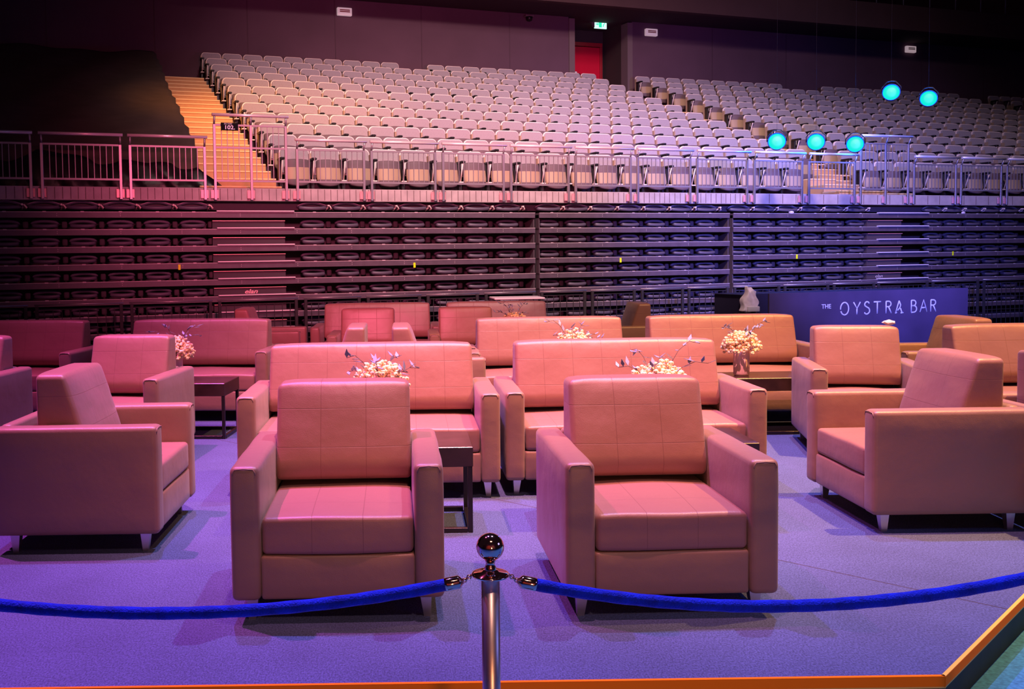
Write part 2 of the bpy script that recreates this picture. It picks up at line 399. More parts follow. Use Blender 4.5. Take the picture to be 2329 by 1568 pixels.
for i, (a, b) in enumerate((((-6, SY), (SX, SY)), ((SX, SY), (SX+7, SY+7)))):
    bm = bmesh.new(); e1, e0 = (.028, 0) if i == 0 else (0, .028)
    strip(bm, a, b, 0.0005, 0.010, 0.136, 0.1705+.0002*i, 0, e0*.2, e1*.2); strip(bm, a, b, -0.004, 0.0095, 0.1708, 0.1722, 1 if i else 0, e0*.2, e1*.2); strip(bm, a, b, 0.0005, 0.009, 0.130, 0.1355, 1, e0*.2, e1*.2)
    mesh_obj('edge_trim', bm, [M['trim'], M['trimline']], st)

# ------------------------------------------------------------------ back walls and balcony
TWALL = 10.6; ZTOP = 7.93
def wallbox(name, s0, s1, t0, t1, z0, z1, m):
    bm = bmesh.new(); box(bm, s0, s1, t0, t1, z0, z1); o = mesh_obj(name, bm, m); on_stand(o); tag(o, kind='structure'); return o
wallbox('wall_back', -24, 8.36, TWALL, TWALL+.3, -0.17, 8.4, M['wall'])
wallbox('wall_back_right', 10.34, 46, TWALL, TWALL+.3, -0.17, 8.6, M['wall'])
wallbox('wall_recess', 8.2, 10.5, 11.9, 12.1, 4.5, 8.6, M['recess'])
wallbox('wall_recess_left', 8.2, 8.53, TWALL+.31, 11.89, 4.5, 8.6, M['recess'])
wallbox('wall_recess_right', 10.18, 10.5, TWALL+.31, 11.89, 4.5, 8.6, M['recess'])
wallbox('trim_1', 8.361, 8.53, TWALL-.04, TWALL+.3, 4.6, ZTOP-.02, M['jamb'])
wallbox('trim_2', 10.18, 10.339, TWALL-.04, TWALL+.3, 4.6, ZTOP-.02, M['jamb'])
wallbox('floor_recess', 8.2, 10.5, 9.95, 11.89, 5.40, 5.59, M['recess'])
# vertical panel joints in the wall
k = 0
for s in (-14, -11.6, -9.4, -7.2, -5, -2.6, -.4, 1.8, 4.1, 6.6, 13, 15.6, 18.2, 20.8, 23.4):
    k += 1
    bm = bmesh.new(); box(bm, s-.012, s+.012, TWALL-.012, TWALL, 5.8, ZTOP); o = mesh_obj('trim_%d' % (k+2), bm, M['joint']); on_stand(o); tag(o, kind='structure')
# balcony of the next tier: soffit, fascia
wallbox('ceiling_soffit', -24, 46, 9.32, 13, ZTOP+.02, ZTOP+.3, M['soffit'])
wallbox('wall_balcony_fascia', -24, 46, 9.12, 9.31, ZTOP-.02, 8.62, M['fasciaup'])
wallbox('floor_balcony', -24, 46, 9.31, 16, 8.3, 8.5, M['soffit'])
wallbox('wall_upper', -24, 46, 16, 16.3, 8.2, 14, M['wall'])

# red door in the recess
d = empty('door_1'); on_stand(d, 9.55, 11.78, 5.62); tag(d, kind='structure')
bm = bmesh.new(); box(bm, -.52, .47, 0.02, .07, 0, 1.84, .004); dl = mesh_obj('door_leaf', bm, M['red'], d)
bm = bmesh.new(); box(bm, -.62, .55, 0.0, .11, 1.86, 1.97, .004); box(bm, .475, .55, 0, .11, 0, 1.859, .004); box(bm, -.62, -.525, 0, .11, 0, 1.859, .004)
mesh_obj('door_frame', bm, M['redframe'], d)
bm = bmesh.new(); box(bm, -.36, -.30, -.03, .0, .9, 1.12, .01); tube(bm, [(-.33, -.05, .95), (-.33, -.09, .95), (-.2, -.09, .95)], .015); mesh_obj('door_handle', bm, M['white'], dl)
bm = bmesh.new(); box(bm, 8.95, 9.17, 11.4, 11.6, 5.59, 6.62, .02); o = mesh_obj('bin', bm, M['black']); on_stand(o)
tag(o, 'slim dark bin standing in front of the red door', 'bin')

# exit sign with its arm, hanging in front of the recess
ex = empty('exit_sign'); on_stand(ex, 9.55, 10.95, 7.84); tag(ex, 'lit green and white emergency exit sign above the red door', 'sign')
bm = bmesh.new(); box(bm, -.19, .19, -.02, .02, -.05, .17, .005); mesh_obj('sign_panel', bm, M['exitwhite'], ex)
bm = bmesh.new()
box(bm, -.06, .03, -.026, -.021, -.02, .14); tube(bm, [(.07, -.024, .0), (.09, -.024, .06), (.12, -.024, .10)], .012, 6); box(bm, -.16, -.10, -.026, -.021, .05, .075)
prism(bm, [(-.10, .02), (-.10, .11), (-.065, .065)], -.026, -.021)
lathe(bm, [(.001, .115), (.013, .122), (.013, .132), (.001, .138)], 8, (.135, -.024, 0))
mesh_obj('running_man_symbol', bm, M['backgreen'], ex)
bm = bmesh.new(); box(bm, -.19, .19, -.04, .04, .20, .27, .02); mesh_obj('light_housing', bm, M['exitwhite'], ex)
bm = bmesh.new(); prism(bm, [(-.38, .12), (-.24, .17), (-.20, .17), (-.20, -.03), (-.25, 0.0), (-.29, .1)], -.03, .03); tube(bm, [(0, 0, .27), (0, 0, .62)], .01, 6)
mesh_obj('hanging_bracket', bm, M['jamb'], ex)

# white boxes on the wall
def wallbox_unit(s, z, label):
    e = empty('emergency_light'); on_stand(e, s, TWALL-.001, z); tag(e, label, 'emergency light', 'white emergency lights on the back wall')
    bm = bmesh.new(); box(bm, -.19, .19, -.10, 0, -.1, .1, .02); mesh_obj('housing', bm, M['lamphousing'], e)
    bm = bmesh.new()
    for zz in (.035, -.005): box(bm, -.13, .13, -.106, -.1005, zz-.012, zz+.012)
    mesh_obj('red_label', bm, M['redframe'], e)
wallbox_unit(2.03, 7.64, 'white emergency light box with red label, leftmost on the back wall')
wallbox_unit(10.93, 7.68, 'white emergency light box with red label, just right of the recess')
wallbox_unit(20.3, 7.74, 'white emergency light box above the two cyan spotlights at right')
cm = empty('security_camera'); on_stand(cm, 7.12, TWALL-.12, 7.84); tag(cm, 'small black dome camera under the balcony edge left of the recess', 'camera')
bm = bmesh.new(); lathe(bm, [(.02, -.12), (.07, -.10), (.09, -.04), (.09, 0)], 16); mesh_obj('dome', bm, M['blackmetal'], cm)
bm = bmesh.new(); box(bm, -.12, .12, -.05, .10, 0, .05, .01); mesh_obj('mount', bm, M['jamb'], cm)

# railing and seats hint on the balcony
bal = empty('balcony_railing'); on_stand(bal, 15.6, 9.2, 8.62); tag(bal, 'dark railing with thin posts on the upper balcony edge', 'railing')
bm = bmesh.new(); tube(bm, [(0, 0, .9), (11, 0, .9)], .022, 8); mesh_obj('handrail', bm, M['galv'], bal)
for i in range(12):
    bm = bmesh.new(); tube(bm, [(i*1.0, 0, 0), (i*1.0, 0, .9)], .016, 6); mesh_obj('post', bm, M['galv'], bal)

# ------------------------------------------------------------------ concrete tier
ter = empty('concrete_terrace'); on_stand(ter, 0, 0, 0); tag(ter, 'stepped concrete terrace carrying the rows of grey seats', 'terrace')
bm = bmesh.new(); box(bm, -14, 26, 0.02, 0.18, 2.255, 2.43, .006)
tr = mesh_obj('parapet', bm, M['concrete'], ter)
bm = bmesh.new()
for k in range(12):
    z = 2.34+.29*k; t0 = .18 if k == 0 else .40+.8*k
    box(bm, -14, 26, t0, (.40+.8*(k+1)) if k < 11 else TWALL-.02, z-.33 if k else 2.14, z)
mesh_obj('terrace_steps', bm, M['deck'], ter)
# dark vertical form-board lines on the parapet
bm = bmesh.new()
rs = random.Random(3)
s = -6.0
while s < 13:
    box(bm, s-.004, s+.004, .014, .0199, 2.27, 2.42); s += rs.choice((.09, .095, .1))*(1 if s < 6 else 3)
mesh_obj('board_marks', bm, M['jamb'], ter)

# aisle stairs
def stairs(name, label, s0b, s1b, s0t, s1t, n=22, t0=.60):
    e = empty(name); on_stand(e, 0, 0, 0); tag(e, label, 'stairs')
    for i in range(n):
        t = t0+.4*i; z = 2.345+.145*(i+1); f = i/(n-1)
        a = s0b+(s0t-s0b)*f; b = s1b+(s1t-s1b)*f
        bm = bmesh.new(); box(bm, a, b, t, min(t+.4, TWALL-.03), z-.16-.29, z-.012, 0, 0); box(bm, a, b, t-.012, min(t+.4, TWALL-.03), z-.012, z+.012, .004, 1)
        mesh_obj('step', bm, [M['step'], M['stepnose']], e)
    return e
stairs('aisle_stairs', 'orange lit flight of steps left of the grey seats', -2.86, -1.70, -2.62, -1.68)
stairs('aisle_stairs', 'mostly hidden flight of steps between the two blocks of grey seats', 8.95, 10.0, 8.90, 9.98)
bm = bmesh.new()
for i, (a, b, t, z) in enumerate(((7.95, 9.0, .22, 2.50), (7.98, 8.75, .62, 2.64), (8.0, 8.6, 1.0, 2.77))):
    box(bm, a, b, t, t+.4, 2.345, z-.012, 0, 0); box(bm, a, b, t-.01, t+.4, z-.012, z+.01, .003, 1)
e = empty('landing_steps'); on_stand(e); tag(e, 'three pale concrete steps behind the tall gate at right', 'stairs')
mesh_obj('step', bm, [M['step'], M['stepnose']], e)

# ------------------------------------------------------------------ grey seats
def back_outline(hw, z0, z1, rt_, dome):
    pts = rrect(-hw, hw, z0, z1-dome, rt_, .03, 5)
    out = []
    for x, z in pts:
        f = max(0, (z-z0)/(z1-z0)); out.append((x*(.985+.015*f), z + (dome*(1-(x/hw)**2) if z > (z0+z1)/2 else 0)))
    return out
def grey_seat():
    e = empty('arena_chair')
    bm = bmesh.new(); prism(bm, back_outline(.214, .40, .786, .060, .012), -.048, -.015, 0, .012, .13)
    a = mesh_obj('backrest', bm, M['seatfab'], e)
    bm = bmesh.new(); prism(bm, back_outline(.231, .385, .802, .072, .014), -.020, .012, 0, .006, .13)
    b = mesh_obj('back_shell', bm, M['seatrim'], e)
    def wp(x, y, z):
        zz = (z+.19)/.38
        wdt = 1.0-.20*max(0, 1-zz*2.6)**2-.07*zz
        return (x*wdt, y - .055*(1-(x/.195)**2) + .05*zz - .02*max(0, .5-zz), z + (.008*(1-(x/.195)**2) if zz > .9 else 0) - (.030*(1-(x/.195)**2) if zz < .12 else 0))
    bm = bmesh.new(); rounded(bm, .195, .035, .185, .03, 6, 1, 7, wp, (0, -.15, .405), 0, 2)
    for f in bm.faces:
        c = f.calc_center_median()
        if .27 < c.z < .455: f.material_index = 1
    c = mesh_obj('seat_pan', bm, [M['panfab'], M['panlow']], e, True)
    bm = bmesh.new(); box(bm, -.285, -.205, -.27, -.03, .575, .61, .012, 0, 1); box(bm, -.262, -.228, -.12, -.01, .32, .575, .005, 0, 1); box(bm, -.258, -.234, -.01, .06, .30, .70, 0, 2, 1)
    tube(bm, [(-.245, -.24, .57), (-.245, -.14, .30)], .011, 5, 1); box(bm, -.285, -.205, -.20, -.08, .275, .292, 0, 1); box(bm, -.262, -.23, -.12, -.04, .0, .30, 0, 0)
    d = mesh_obj('armrest', bm, [M['black'], M['seatrim'], M['panlow']], e)
    register(e, a, b, c, d); return e

spots = []   # (block, row, index, s, t, z)
def add_row(block, row, s0, pitch, n, skip=()):
    for k in range(n):
        if k in skip: continue
        spots.append((block, row, k, s0+pitch*(k+.5)-.02, 1.1+.8*row, 2.34+.29*row))
for r in range(12):
    if r == 0: add_row('A', r, -1.60, .474, 20)
    elif r < 7: add_row('A', r, -1.60, 10.40/22, 22)
    elif r < 11: add_row('A', r, -1.60, 10.40/21, 21)
    else:
        add_row('A', r, -1.60, .489, 10)
        for j in range(10): spots.append(('A', r, 10+j, 4.02+.486*(j+.5)-.02, 1.1+.8*r, 2.34+.29*r))
BL = [9.15, 9.55, 9.68, 9.75, 9.80, 9.86, 9.90, 9.94, 10.0, 10.0, 10.04, 10.06]
for r in range(12):
    if r == 11:
        add_row('B', r, 10.06, .492, 10)
        for j in range(11): spots.append(('B', r, 10+j, 16.36+.486*(j+.5)-.02, 1.1+.8*r, 2.34+.29*r))
    else:
        n = round((21.70-BL[r])/.5); add_row('B', r, BL[r], (21.70-BL[r])/n, n)
for r in (11, 10, 9): add_row('C', r, 22.9, .49, 4)
def vis(s, t, z):
    P = W(s, t, z+.7); dz = P.z-HCAM
    fw = P.y*cos(p_)-dz*sin(p_); u = P.x/fw; v = (P.y*sin(p_)+dz*cos(p_))/fw
    x = CXP+FPX*(cos(ROLL)*u-sin(ROLL)*v)
    return -30 < x < 2345, fw
cand = []
for q in spots:
    ok, dist = vis(*q[3:])
    if ok: cand.append((dist, q))
cand.sort(key=lambda a: a[0])
proto = grey_seat(); first = True
BLK = {'A': 'from the orange stairs', 'B': 'right of the middle aisle', 'C': 'in the far right block'}
for dist, (bk, row, k, s, t, z) in cand[:300]:
    loc = W(s, t, z)
    if first: o = proto; o.location = loc; o.rotation_euler = (0, 0, TH); first = False
    else: o = copy_tree(proto, loc, TH)
    o['label'] = 'grey arena seat in the %s row up, %s seat %s' % (ORD[row], ORD[k], BLK[bk])
    o['category'] = 'chair'; o['group'] = 'grey arena seats on the terrace'
# remaining, smallest seats at the far right: one object
far = cand[300:]
if far:
    bm = bmesh.new()
    for dist, (bk, row, k, s, t, z) in far:
        mt = Matrix.Translation(W(s, t, z)) @ Matrix.Rotation(TH, 4, 'Z')
        for ci, ch in enumerate(kids[proto.name]):
            n0 = len(bm.verts); f0 = len(bm.faces)
            bm.from_mesh(ch.data); bm.verts.ensure_lookup_table(); bm.faces.ensure_lookup_table()
            for v in bm.verts[n0:]: v.co = mt @ v.co
            mp = {0: (0,), 1: (1,), 2: (2, 3), 3: (4, 1, 3)}[ci]
            for f in bm.faces[f0:]: f.material_index = mp[min(f.material_index, len(mp)-1)]
    o = mesh_obj('arena_seats', bm, [M['seatfab'], M['seatrim'], M['panfab'], M['panlow'], M['black']])
    tag(o, 'smallest grey arena seats massed at the far upper right of the terrace', 'seats', kind='stuff')

# ------------------------------------------------------------------ black cloth over the left block
bm = bmesh.new()
ns, ntt = 60, 80; grid = []
rs = random.Random(5)
for j in range(ntt+1):
    row_ = []
    t = 1.0+8.9*j/ntt
    for i in range(ns+1):
        edge = -2.80+.16*(t-1)/8.9 - .05*abs(sin(t*pi/.8))
        s = -13 + (edge+13)*(i/ns)**.6
        z = 3.02+.362*(t-1.0) + .03*sin(s*2.1+t*.7)+.02*sin(s*5.3-t*2)
        row_.append(bm.verts.new((s, t, z)))
    row_.append(bm.verts.new((edge+.02, t+.02, 2.36+.362*(t-1.0)-.12)))
    grid.append(row_)
top = grid[0]; low = []
for v in top: low.append(bm.verts.new((v.co.x, v.co.y-.18+.05*sin(v.co.x*7), 2.36)))
grid.insert(0, low)
for j in range(len(grid)-1):
    for i in range(len(grid[0])-1):
        f = bm.faces.new((grid[j][i], grid[j][i+1], grid[j+1][i+1], grid[j+1][i])); f.smooth = True
o = mesh_obj('seat_cover', bm, M['drape']); on_stand(o); tag(o, 'large dark cloth draped over the whole seat block left of the stairs', 'cover')
sm = o.modifiers.new('thickness', 'SOLIDIFY'); sm.thickness = 0.02
bm = bmesh.new(); grid = []
for j in range(9):
    row_ = []
    for i in range(121):
        s = -9.5+6.95*i/120
        topz = 2.86+.06*sin(s*2.3)+.05*sin(s*5.1+1)+.03*sin(s*11)
        if s > -2.9: topz -= (s+2.9)*1.1
        f_ = j/8; z = 2.352+(topz-2.352)*f_
        t = .62+.18*f_ + .035*sin(s*9+f_*4)+.03*sin(s*23+f_*9)*(1-f_) - .05*sin(f_*pi)
        row_.append(bm.verts.new((s+.03*sin(f_*7+i), t, z)))
    grid.append(row_)
for j in range(8):
    for i in range(120):
        f = bm.faces.new((grid[j][i], grid[j][i+1], grid[j+1][i+1], grid[j+1][i])); f.smooth = True
o = mesh_obj('tarpaulin', bm, M['tarp']); on_stand(o); tag(o, 'wrinkled black tarpaulin bunched behind the guard rails at far left', 'tarpaulin')
sm = o.modifiers.new('thickness', 'SOLIDIFY'); sm.thickness = 0.02

# ------------------------------------------------------------------ guard rails on the parapet
def rail_panel(wd, ztop, n, mids=(), mesh_rows=()):
    """panel of width wd, origin at parapet bottom left; handrail height ztop"""
    e = empty('guard_rail'); ch = []
    bm = bmesh.new(); tube(bm, [(-.012, -.05, ztop), (wd+.012, -.05, ztop)], .021, 10); ch.append(mesh_obj('handrail', bm, M['rail'], e))
    for x in (.022, wd-.022)+tuple(mids):
        bm = bmesh.new(); box(bm, x-.018, x+.018, -.015, .015, -.0, ztop-.12, .003, 0, 1); tube(bm, [(x, 0, ztop-.125), (x, -.02, ztop-.09), (x, -.048, ztop-.02)], .014, 6)
        p = mesh_obj('post', bm, M['steel'], e); ch.append(p)
        bm = bmesh.new(); box(bm, x-.06, x+.045, .016, .024, .02, .135, .003, 0, 1)
        for dx in (-.042, .028):
            for dz in (.035, .12): box(bm, x+dx-.006, x+dx+.006, .012, .0159, dz-.006, dz+.006)
        q = mesh_obj('bracket', bm, M['bracket'], p); kids[p.name] = [q]
    bm = bmesh.new(); zt = ztop-.13; zb = .255
    for z in (zt, zb)+tuple(mesh_rows): box(bm, .04, wd-.04, -.012, .012, z-.012, z+.012, 0)
    for i in range(n):
        x = .04+(wd-.08)*(i+1)/(n+1); box(bm, x-.005, x+.005, -.005, .005, zb, zt)
    ch.append(mesh_obj('bar_infill', bm, M['galv'], e)); register(e, *ch); return e
PAR = 2.265
rp = rail_panel(1.0, .825, 11); first = True
xs = [-8.19, -7.10, -6.01, -4.92, -3.84, -1.63, -.56, .52, 1.60, 2.68, 3.77, 4.86, 5.96, 7.06, 9.32, 10.40, 11.50, 12.6]
nvis = 0
for s in xs:
    if not (-6.2 < s < 12.2): continue
    if first: o = rp; on_stand(o, s, -.03, PAR); first = False
    else: o = copy_tree(rp, W(s, -.03, PAR), TH)
    tag(o, 'steel guard rail panel with vertical bars, %s from the left on the parapet' % ORD[nvis], 'guard rail', 'steel guard rail panels on the parapet'); nvis += 1
g1 = rail_panel(1.01, 1.13, 11, (.51,), (.70,)); on_stand(g1, -2.75, -.03, PAR); tag(g1, 'tall steel mesh guard gate at the foot of the orange stairs', 'guard rail')
g2 = rail_panel(1.08, 1.16, 11, (.56,), ()); on_stand(g2, 8.15, -.03, PAR); tag(g2, 'tall steel guard gate in front of the landing steps at right', 'guard rail')

# text helper
def text_mesh(name, body, size, m, parent, loc, ext=0.002, shear=0.0, sx=1.0, space=1.0, off=0.0, align='CENTER'):
    cu = bpy.data.curves.new(name+'_curve', 'FONT'); cu.body = body; cu.size = size; cu.extrude = ext; cu.shear = shear
    cu.align_x = align; cu.align_y = 'CENTER'; cu.space_character = space; cu.offset = off; cu.resolution_u = 4
    o = bpy.data.objects.new('tmp_text', cu); C.objects.link(o)
    dg = bpy.context.evaluated_depsgraph_get(); me = bpy.data.meshes.new_from_object(o.evaluated_get(dg))
    bpy.data.objects.remove(o); me.materials.clear(); me.materials.append(m)
    t = bpy.data.objects.new(name, me); C.objects.link(t)
    if parent: t.parent = parent
    me.transform(Matrix.Rotation(R(90), 4, 'X')); me.transform(Matrix.Diagonal((sx, 1, 1, 1)))
    t.location = loc; return t

sg = empty('section_sign'); on_stand(sg, -2.53, -.085, 3.24); tag(sg, 'small black section 102 sign hanging on the tall guard gate', 'sign')
bm = bmesh.new(); box(bm, -.115, .115, 0, .012, -.052, .052, .002); mesh_obj('sign_board', bm, M['matte'], sg)
text_mesh('number_lettering', '102.', .074, M['lettering'], sg, (.0, -.002, -.014), off=.0012, sx=1.15)
text_mesh('word_lettering', 'SECTION', .026, M['lettering'], sg, (-.02, -.002, .034), sx=1.0)

# ------------------------------------------------------------------ retracted seating banks
DZ = .2275; Z0B = 2.105; NR = 10
def bank(s0, s1, label, stair=None):
    e = empty('retractable_seating_bank'); on_stand(e, 0, 0, 0); tag(e, label, 'seating bank')
    for k in range(NR):
        z = Z0B-DZ*k
        bm = bmesh.new(); box(bm, s0, s1, 0, .022, z-.078, z, .002, 0, 1); box(bm, s0, s1, .0221, .62, z-.03, z-.002, 0, 1)
        box(bm, s0, s1, -.003, .0, z-.006, z+.001, 0, 2)
        s = s0+.3
        while s < s1-.2:
            for dz in (.028, .052): box(bm, s-.004, s+.004, -.003, 0, z-dz-.004, z-dz+.004, 0, 2)
            s += .78
        mesh_obj('fascia_board', bm, [M['fascia'], M['deck'], M['plate']], e)
    bm = bmesh.new(); box(bm, s0, s1, .36, .38, -.17, Z0B-.03, 0); box(bm, s0, s0+.02, .03, .62, -.17, Z0B-.08, 0); box(bm, s1-.02, s1, .03, .62, -.17, Z0B-.08, 0)
    mesh_obj('back_frame', bm, M['deck'], e)
    return e
b1 = bank(-6.6, 2.03, 'dark retracted seating bank at left, holding the left aisle steps')
b2 = bank(2.10, 5.53, 'dark retracted seating bank in the middle, between two vertical gaps')
b3 = bank(5.60, 13.4, 'dark retracted seating bank at right, behind the bar counter')
wallbox('wall_under_tier', -14, 26, .75, .85, -0.17, 2.13, M['deck'])

def tread_stack(s0, s1, t0, t1, label):
    e = empty('retracted_aisle_steps'); on_stand(e, 0, 0, 0); tag(e, label, 'steps')
    for k in range(NR):
        z = Z0B-DZ*k
        bm = bmesh.new(); box(bm, s0, s1, -.035, .03, z+.002, z+.020, .004, 0, 1); mesh_obj('nosing', bm, M['nosing'], e)
        if k < NR-1:
            bm = bmesh.new(); box(bm, t0, t1, .03, .3, z-.123, z-.113, .001, 0, 1); box(bm, t0, t1, .06, .3, z-.22, z-.124, 0, 1)
            mesh_obj('half_step', bm, [M['bracket'], M['deck']], e)
    return e
tl = tread_stack(-2.72, -1.66, -2.77, -1.78, 'stack of retracted aisle steps with pale edges at left, bearing the elan mark')
tr_ = tread_stack(8.58, 9.70, 8.40, 9.16, 'stack of retracted aisle steps with pale edges at right, above the bar')
text_mesh('maker_lettering', 'elan', .082, M['elan'], tl, (-2.27, .050, 1.022), shear=.3, sx=1.35, off=.002)
text_mesh('maker_lettering', 'elan', .080, M['plate'], tr_, (8.66, .050, 1.022), shear=.3, sx=1.3)

def retr_seat(top=False):
    e = empty('retractable_chair'); k = 1.25 if top else 1.0
    def w1(x, y, z): return (x*(1-.10*max(0, z/.022)), y, z*(1) - .030*(x/.185)**2*k + 0)
    bm = bmesh.new(); rounded(bm, .175*k, .03, .024, .022, 8, 2, 2, w1, (0, .16, .108*k), 0, 2); a = mesh_obj('backrest', bm, M['retr'], e, True)
    def w2(x, y, z): return (x, y-.03*(1-(x/.16)**2), z+.010*(x/.16)**2)
    bm = bmesh.new(); rounded(bm, .160*k, .05, .026, .024, 8, 2, 2, w2, (0, .12, .040*k), 0, 2); b = mesh_obj('seat_pan', bm, M['retr'], e, True)
    bm = bmesh.new(); box(bm, -.022, .022, -.006, -.001, -.012, .004, .001, 0, 1); c = mesh_obj('number_plate', bm, M['plate'], e)
    bm = bmesh.new()
    if top:
        tube(bm, [(.20, .16, .03), (.215, .10, .06), (.235, .05, .085), (.262, .07, .055), (.25, .12, .04)], .012, 6); box(bm, .195, .225, .0, .06, .075, .10, .008, 0, 1)
        d = mesh_obj('armrest', bm, M['seatrim'], e)
        bm = bmesh.new(); tube(bm, [(-.21+.042*i, .13, .142-.030*((-.21+.042*i)/.185)**2*k) for i in range(11)], .004, 5); f = mesh_obj('edge_piping', bm, M['plate'], a); kids[a.name] = [f]
    else:
        rounded(bm, .035, .03, .045, .02, 2, 2, 2, None, (.237, .17, .06), 0, 2); d = mesh_obj('armrest', bm, M['deck'], e, True)
    register(e, a, b, c, d); return e
pr = {True: retr_seat(True), False: retr_seat(False)}; used = {True: False, False: False}
secs = [('left of the left steps', [-5.36, -4.89, -4.43, -3.96, -3.49, -3.02]),
        ('between the left steps and the first gap', [-1.37+.5*i for i in range(7)]),
        ('in the middle bank', [2.31+.473*i for i in range(7)]),
        ('in the right bank, left of its steps', [5.80+.48*i for i in range(6)]),
        ('right of the right steps', [9.93+.46*i for i in range(5)])]
for k in range(8):
    for nm, ss in secs:
        for i, s in enumerate(ss):
            t_ = k == 0; z = Z0B-DZ*k+.003
            if not used[t_]: o = pr[t_]; used[t_] = True; on_stand(o, s, .0, z)
            else: o = copy_tree(pr[t_], W(s, .0, z), TH)
            tag(o, 'black folded seat, %s row from top, %s %s' % (ORD[k], ORD[i], nm), 'chair', 'black retracted seats')

for s, z, lb in ((-3.225, 1.40, 'left of the left steps'), (.093, 1.375, 'above the sofa behind the two front armchairs'), (3.496, 1.40, 'on the middle bank'), (6.865, 1.413, 'above the left part of the bar counter'), (10.284, 1.427, 'right of the right steps')):
    bm = bmesh.new(); box(bm, -.016, .016, -.008, -.001, -.036, .036, .002, 0, 1); o = mesh_obj('reflective_marker', bm, M['yellow']); on_stand(o, s, 0, z-.03)
    tag(o, 'small yellow marker on a dark board, ' + lb, 'marker', 'yellow markers on the retracted seating')
def scrap(s, z, sc, label, t=-.0, world=None):
    bm = bmesh.new(); bmesh.ops.create_icosphere(bm, subdivisions=2, radius=1)
    rs2 = random.Random(int(s*10))
    for v in bm.verts: v.co = Vector((v.co.x*sc*(.7+.6*rs2.random()), v.co.y*.5*sc, v.co.z*sc*.45*(.7+.6*rs2.random())))
    o = mesh_obj('paper_scrap', bm, M['paper'])
    if world: o.location = world
    else: on_stand(o, s, t, z)
    tag(o, label, 'paper'); return o
scrap(6.78, 2.125, .045, 'white paper scrap on the top dark board above the bar', .03)
scrap(10.55, 2.125, .04, 'white paper scrap on the top dark board right of the right steps', .03)

# ------------------------------------------------------------------ crowd barrier along the foot of the stand
segs = [(-6.15, -5.10), (-5.03, -3.97), (-3.90, -2.85), (-2.79, -1.71), (-1.64, -.83), (-.76, .05), (.12, .93), (1.01, 1.83), (1.90, 2.67), (2.74, 3.52), (3.60, 4.38), (4.44, 5.21), (5.29, 6.20), (6.26, 7.18), (7.25, 8.14), (8.18, 9.30), (9.37, 10.45), (10.54, 11.64)]
for i, (a, b) in enumerate(segs):
    e = empty('crowd_barrier'); on_stand(e, a, -.4, -.17); wd = b-a
    tag(e, 'dark mesh crowd barrier panel, %s from the left at the foot of the stand' % ORD[i], 'barrier', 'crowd barriers at the foot of the stand')
    bm = bmesh.new(); tube(bm, [(0, 0, 1.10), (wd, 0, 1.10)], .009, 8); mesh_obj('top_rail', bm, M['steel'], e)
    for x in (.03, wd-.03):
        bm = bmesh.new(); box(bm, x-.020, x+.020, -.015, .015, 0, 1.085, .002, 0, 1); mesh_obj('post', bm, M['barrier'], e)
    bm = bmesh.new(); n = max(6, int(wd/.115))
    for q in range(n): x = .06+(wd-.12)*(q+.5)/n; box(bm, x-.004, x+.004, -.004, .004, .1, 1.04)
    for z in (.1, .30, .57, .80, 1.04): box(bm, .058, wd-.058, -.006, .006, z-.005, z+.005)
    mesh_obj('mesh_infill', bm, M['barrier'], e)

